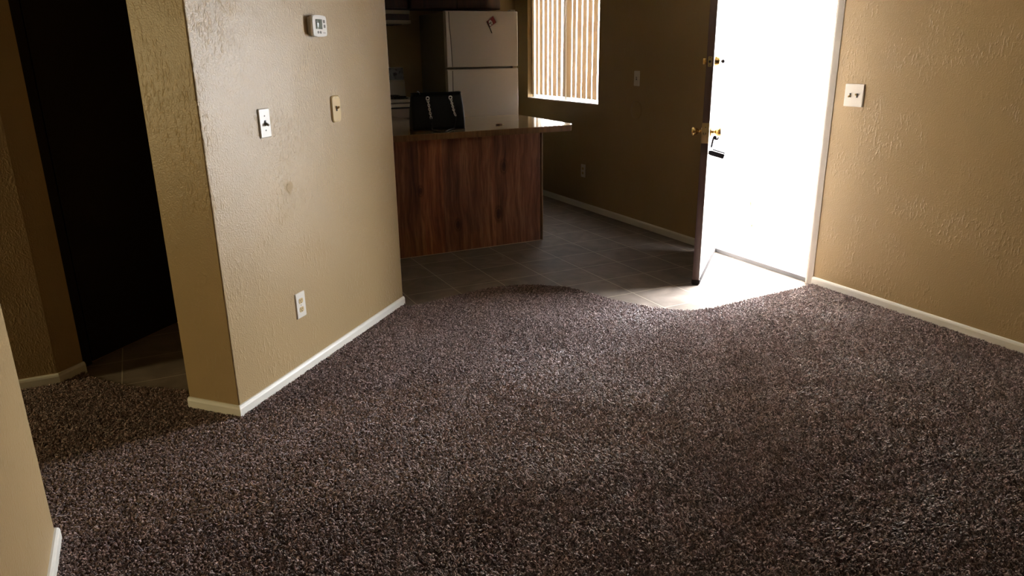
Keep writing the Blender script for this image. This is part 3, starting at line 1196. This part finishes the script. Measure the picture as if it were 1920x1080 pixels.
# refrigerator
FX0, FX1, FY, FT = 2.692, 3.450, 6.800, 1.850
fr = thing('refrigerator', ((FX0 + FX1) / 2, FY + .38, 0), 0, 'off-white top-freezer refrigerator beside the kitchen window', 'refrigerator')
hwf = (FX1 - FX0) / 2
ZXM = Matrix(((1, 0, 0, 0), (0, 0, 1, 0), (0, 1, 0, 0), (0, 0, 0, 1)))
y0 = -.38
b = MB()
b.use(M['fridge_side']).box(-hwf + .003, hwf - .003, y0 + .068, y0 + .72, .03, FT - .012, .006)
b.use(M['black_enamel']).box(-hwf + .02, hwf - .02, y0 + .05, y0 + .09, 0, .10)
b.build('body', None, fr)
for nm, z0, z1 in (('freezer_door', 1.342, FT), ('fridge_door', .105, 1.325)):
    b = MB()
    b.box(-hwf, hwf, y0, y0 + .055, z0, z1, .008, seg=3)
    d = b.build(nm, M['fridge'], fr)
    b = MB()
    b.box(-hwf + .012, hwf - .012, y0 + .055, y0 + .069, z0 + .012, z1 - .012)
    b.build('gasket', M['gasket'], d)
    # grip moulded down the left side: a raised strip that widens to its lower end
    b = MB()
    if nm == 'freezer_door':
        pr = [(-hwf + .004, z1 - .008), (-hwf + .030, z1 - .008), (-hwf + .032, z1 - .15), (-hwf + .040, z1 - .22), (-hwf + .046, z1 - .36), (-hwf + .050, z0 + .006), (-hwf + .004, z0 + .006)]
    else:
        pr = [(-hwf + .004, z1 - .012), (-hwf + .050, z1 - .012), (-hwf + .046, z1 - .28), (-hwf + .036, z1 - .42), (-hwf + .03, z1 - .7), (-hwf + .004, z1 - .7)]
    b.prism(pr, y0 - .009, y0 + .002, Matrix(((1, 0, 0, 0), (0, 0, 1, 0), (0, 1, 0, 0), (0, 0, 0, 1))))
    b.build('door_grip', M['fridge'], d)
    # dark strip standing in for the shadow line along the grip's inner side
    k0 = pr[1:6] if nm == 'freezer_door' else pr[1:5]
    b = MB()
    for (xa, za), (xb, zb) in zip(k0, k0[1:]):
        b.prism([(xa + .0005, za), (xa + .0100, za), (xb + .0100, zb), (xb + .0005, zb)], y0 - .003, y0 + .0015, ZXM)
    b.build('grip_shadow_line', M['gasket'], d)
b = MB()
b.box(hwf - .075, hwf - .02, y0 + .01, y0 + .07, FT, FT + .014, .004)
b.build('hinge_cap', M['fridge'], fr)
b = MB()
b.box(hwf - .06, hwf - .025, y0 + .002, y0 + .05, 1.3255, 1.3415)
b.build('middle_hinge', M['steel'], fr)

# flag magnet on the freezer door (corner positions on the door face)
mg = thing('flag_magnet', (3.165, FY - .0015, 1.742), 0, 'small red flag magnet stuck on the freezer door', 'magnet')
b = MB()
b.prism([(-.078, .008), (-.012, .060), (.022, .003), (-.050, -.042)], -.004, -.0002, T(.03, 0, .004) @ ZX)
fg = b.build('flag', M['red_cloth'], mg)
b = MB()
bp = [(-.060, .012), (-.044, .026), (-.024, .012), (-.016, -.010), (-.030, -.024), (-.047, -.033), (-.056, -.012)]
b.prism(bp, -.0052, -.004, T(.03, 0, .004) @ ZX)
b.use(M['grey_print'])
o = b.build('pale_print', M['grey_print'], fg)
b = MB()
for (x, z, r) in ((-.047, -.006, .007), (-.036, .002, .005), (-.030, -.014, .005)):
    disc(b, x + .03, z + .004, -.0056, r, .0006, 12)
b.build('dark_print', M['flag_pole'], fg)
b = MB()
b.tube([(-.050, -.004, .016), (-.020, -.004, -.040), (.002, -.004, -.090)], .0036, 8)
b.build('stick', M['flag_pole'], mg)

# range
RX0_, RX1_ = 1.72, 2.48
rg = thing('kitchen_range', ((RX0_ + RX1_) / 2, 7.24, 0), 0, 'white kitchen range with black control panel against back wall', 'stove')
hr = (RX1_ - RX0_) / 2
b = MB()
b.box(-hr + .004, hr - .004, -.262, .30, .05, 1.026)
b.box(-hr + .03, hr - .03, -.23, .28, 0, .05)
b.build('body', M['black_enamel'], rg)
b = MB()
b.box(-hr - .003, hr + .003, -.30, .19, 1.027, 1.056, .006)
b.build('cooktop', M['range_white'], rg)
b = MB()
b.box(-hr + .01, hr - .01, -.300, -.262, .985, 1.018, .004)
b.build('front_strip', M['range_white'], rg)
b = MB()
b.box(-hr + .01, hr - .01, -.300, -.262, .30, .972, .006)
od = b.build('oven_door', M['oven_brown'], rg)
b = MB()
b.box(-.22, .22, -.304, -.2995, .45, .75, .002)
b.build('oven_window', M['black_enamel'], od)
b = MB()
b.tube([(-.28, -.345, .88), (.28, -.345, .88)], .011, 10)
b.box(-.27, -.25, -.345, -.31, .872, .888)
b.box(.25, .27, -.345, -.31, .872, .888)
b.build('oven_handle', M['steel'], od)
b = MB()
b.box(-hr + .01, hr - .01, -.30, -.27, .07, .285, .005)
b.build('storage_drawer', M['range_white'], rg)
b = MB()
b.prism([(.19, 1.027), (.30, 1.027), (.30, 1.345), (.235, 1.345), (.215, 1.22), (.20, 1.20)], -hr, hr, Matrix(((0, 0, 1, 0), (1, 0, 0, 0), (0, 1, 0, 0), (0, 0, 0, 1))))
bg = b.build('backguard', M['range_white'], rg)
b = MB()
b.prism([(.208, 1.222), (.225, 1.222), (.245, 1.338), (.228, 1.338)], -hr + .004, hr - .004, Matrix(((0, 0, 1, 0), (1, 0, 0, 0), (0, 1, 0, 0), (0, 0, 0, 1))))
cp = b.build('control_panel', M['black_enamel'], bg)
for i in range(5):
    b = MB()
    b.lathe([(0, -.022), (.014, -.022), (.018, -.002), (.018, .004), (0, .004)], T(-hr + .09 + i * .145, .214, 1.278), 16)
    b.build('control_knob', M['black_enamel'], rg)
for (x, y) in ((-.19, -.13), (.19, -.13), (-.19, .08), (.19, .08)):
    b = MB()
    for rr in (.030, .055, .080):
        b.tube([(x + rr * math.cos(a), y + rr * math.sin(a), 1.074) for a in [2 * PI * i / 28 for i in range(28)]], .006, 8, closed=True)
    b.lathe([(.10, 0), (.104, .006), (.09, .003), (.03, .002), (0, .002)], T(x, y, 1.0575) @ Matrix.Rotation(PI / 2, 4, 'X'), 28)
    b.build('burner', M['black_enamel'], rg)

# hood
hd_ = thing('range_hood', ((RX0_ + RX1_) / 2, 7.35, 1.745), 0, 'pale range hood with dark front band under wall cabinet', 'range hood')
b = MB()
b.use(M['hood_almond']).box(-hr, hr, -.17, .195, .090, .125, .003)
b.use(M['hood_almond']).box(-hr, hr, -.19, .195, 0, .034, .003)
b.use(M['cabinet_wood']).box(-hr + .002, hr - .002, -.155, .195, .034, .090)
b.build('hood_body', None, hd_)
b = MB()
b.box(-.3, .3, -.15, .16, -.006, .001)
b.build('filter_grille', M['gasket'], hd_)


def wall_cabinet(x0, x1, y0, z0, z1, label, nd):
    t = thing('wall_cabinet', ((x0 + x1) / 2, YB, z0), 0, label, 'cabinet', 'dark wooden wall cabinets')
    h = (x1 - x0) / 2
    b = MB()
    b.box(-h, h, y0 - YB + .02, -.002, 0, z1 - z0)
    b.build('carcass', M['cabinet_wood'], t)
    wd = 2 * h / nd
    for i in range(nd):
        b = MB()
        b.box(-h + i * wd + .004, -h + (i + 1) * wd - .004, y0 - YB, y0 - YB + .019, .006, z1 - z0 - .006, .003)
        b.build('cabinet_door', M['cabinet_wood'], t)


wall_cabinet(1.70, 2.475, 7.20, 1.885, 2.40, 'dark wooden wall cabinet above the range hood', 2)
wall_cabinet(2.49, 3.44, 7.16, 1.885, 2.40, 'dark wooden wall cabinet above the refrigerator', 2)

# ------------------------------------------------------------------ handbag
bagc = Vector((2.055, 5.437, .920))
bg_ = thing('handbag', bagc, -.10, 'black leather tote bag with silver chain straps standing on worktop', 'handbag')
bw, bt, bh, bd0, bd1 = .206, .226, .268, .075, .034
b = MB()
rows = []
nz = 10
for j in range(nz + 1):
    f = j / nz
    hwb = bw + (.222 - bw) * math.sin(f * PI) * .3 - .014 * f
    hd2 = bd0 * (1 - f) + bd1 * f + .006 * math.sin(f * PI)
    z = bh * f
    if j == 0:
        z = .001
    ring = rounded([(-hwb, -hd2), (hwb, -hd2), (hwb, hd2), (-hwb, hd2)], [.022] * 4, 4)
    rows.append([b.bm.verts.new((p[0], p[1], z + (.006 * math.sin(p[0] * 9) * f * f if j == nz else 0))) for p in ring])
for R0, R1 in zip(rows, rows[1:]):
    n = len(R0)
    for q in range(n):
        f_ = b.bm.faces.new((R0[q], R0[(q + 1) % n], R1[(q + 1) % n], R1[q]))
        f_.smooth = True
b.bm.faces.new(rows[0][::-1])
inner = [b.bm.verts.new((v_.co.x * .95, v_.co.y * .7, v_.co.z - .035)) for v_ in rows[-1]]
n = len(inner)
for q in range(n):
    b.bm.faces.new((rows[-1][q], rows[-1][(q + 1) % n], inner[(q + 1) % n], inner[q]))
b.bm.faces.new(inner)
b.build('bag_body', M['leather'], bg_)
b = MB()
b.tube([(v_[0], v_[1], bh + .001) for v_ in rounded([(-.192, -.036), (.192, -.036), (.192, .036), (-.192, .036)], .02, 4)], .0032, 6, closed=True)
b.build('rim', M['leather'], bg_)


def front_y(z):
    f = z / bh
    return -(bd0 * (1 - f) + bd1 * f + .006 * math.sin(f * PI))


def links(parent, p0, p1, nl, name='chain'):
    b = MB()
    p0, p1 = Vector(p0), Vector(p1)
    d = (p1 - p0)
    for i in range(nl):
        c = p0 + d * ((i + .5) / nl)
        L_ = d.length / nl * .78
        dn = d.normalized()
        sd = Vector((1, 0, 0)) if i % 2 == 0 else Vector((0, 1, 0))
        sd = (Matrix.Rotation(.5, 3, dn) @ sd)
        pts_ = [c + dn * (L_ * math.cos(a)) + sd * (.0078 * math.sin(a)) for a in [2 * PI * q / 14 for q in range(14)]]
        b.tube(pts_, .0026, 6, closed=True)
    return b.build(name, M['chain'], parent)


gz = .232
for gx in (-.078, .100):
    b = MB()
    ctr = Vector((gx, front_y(gz) - .002, gz))
    b.tube([ctr + Vector(((.0115 * math.cos(a)), 0, .0115 * math.sin(a))) for a in [2 * PI * q / 20 for q in range(20)]], .0045, 8, closed=True)
    o = b.build('grommet', M['chain'], bg_)
    o['label'] = 'silver ring'
links(bg_, (-.078, front_y(gz) - .007, gz - .012), (-.066, front_y(.085) - .009, .085), 9)
links(bg_, (.102, front_y(gz) - .007, gz - .012), (.118, front_y(.125) - .009, .125), 8)
b = MB()
b.tube([(-.066, front_y(.085) - .011, .085), (-.064, front_y(.05) - .012, .050), (-.066, front_y(.02) - .016, .018), (-.074, -.130, .007), (-.078, -.200, .0065), (-.070, -.270, .0065),
        (-.058, -.312, .0065), (-.040, -.325, .0065), (-.022, -.314, .0065), (-.004, -.270, .0065), (.030, -.200, .0065), (.070, -.140, .0065), (.105, front_y(0) - .025, .010),
        (.120, front_y(.05) - .013, .05), (.126, front_y(.085) - .011, .085), (.122, front_y(.115) - .010, .115)], .0062, 8, flat=.7)
b.build('shoulder_strap', M['leather'], bg_)
links(bg_, (.126, front_y(.10) - .013, .100), (.118, front_y(.125) - .010, .122), 2)
# rear strap folded over behind the bag, its end link shows over the rim
b = MB()
b.tube([(-.11, .034, .245), (-.125, .030, .275), (-.135, .022, .282), (-.142, .012, .279)], .003, 8)
b.build('chain', M['chain'], bg_)

# ------------------------------------------------------------------ outdoors
b = MB()
b.box(XO, 14, -6, 16, -.22, -.10)
struct(b.build('ground', M['concrete']), 'sunlit pale concrete outside the front door', 'ground')
b = MB()
b.box(XO, 5.2, 2.6, 5.6, -.10, -.03, .01)
struct(b.build('doorstep_slab', M['concrete']), 'pale concrete doorstep outside the front door', 'doorstep')
b = MB()
b.box(XO, 7.2, 4.9, 5.1, -.1, 2.9)  # added wall, holds back sky light slanting in through the doorway
struct(b.build('wall_light_blocker', M['stucco']), 'pale stucco wall added outside the doorway to block slanting light', 'wall')
b = MB()
b.box(XO, 4.45, 1.2, 4.9, 2.36, 2.46)  # unseen eave, added to cut steep sky light at the door
struct(b.build('eave_light_blocker', M['ceiling']), 'unseen shallow eave added over the front door to cut sky light', 'roof eave')
rl = random.Random(5)
b = MB()
for i in range(26):
    x, y = 4.46 + rl.gauss(0, .10), 4.60 + rl.gauss(0, .12)
    a = rl.uniform(0, 2 * PI)
    l_ = rl.uniform(.006, .018)
    M4 = T(x, y, -.027) @ Matrix.Rotation(a, 4, 'Z') @ Matrix.Rotation(rl.uniform(-.5, .5), 4, 'X')
    b.prism([(-l_, 0), (0, l_ * .35), (l_, 0), (0, -l_ * .35)], 0, .0012, M4)
o = b.build('leaf_litter', M['dry_leaf'])
tag(o, 'scattered dry leaf bits on the bright doorstep', 'leaves', kind='stuff')
wd_ = thing('weed_plant', (4.62, 4.66, -.03), 0, 'small yellow-green plant in the glare outside the doorway', 'plant')
b = MB()
for i in range(5):
    a = rl.uniform(0, 2 * PI)
    b.tube([(0, 0, 0), (.03 * math.cos(a), .03 * math.sin(a), .25), (.10 * math.cos(a), .10 * math.sin(a), .46)], .0022, 6)
b.build('stems', M['leaf'], wd_)
b = MB()
for i in range(34):
    M4 = T(rl.gauss(0, .07), min(.2, rl.gauss(0, .07)), .47 + rl.gauss(0, .03)) @ Matrix.Rotation(rl.uniform(0, 6.28), 4, 'Z') @ Matrix.Rotation(rl.uniform(-.7, .7), 4, 'X')
    l_ = rl.uniform(.008, .02)
    b.prism([(-l_, 0), (0, l_ * .4), (l_, 0), (0, -l_ * .4)], 0, .001, M4)
b.build('leaves', M['leaf'], wd_)
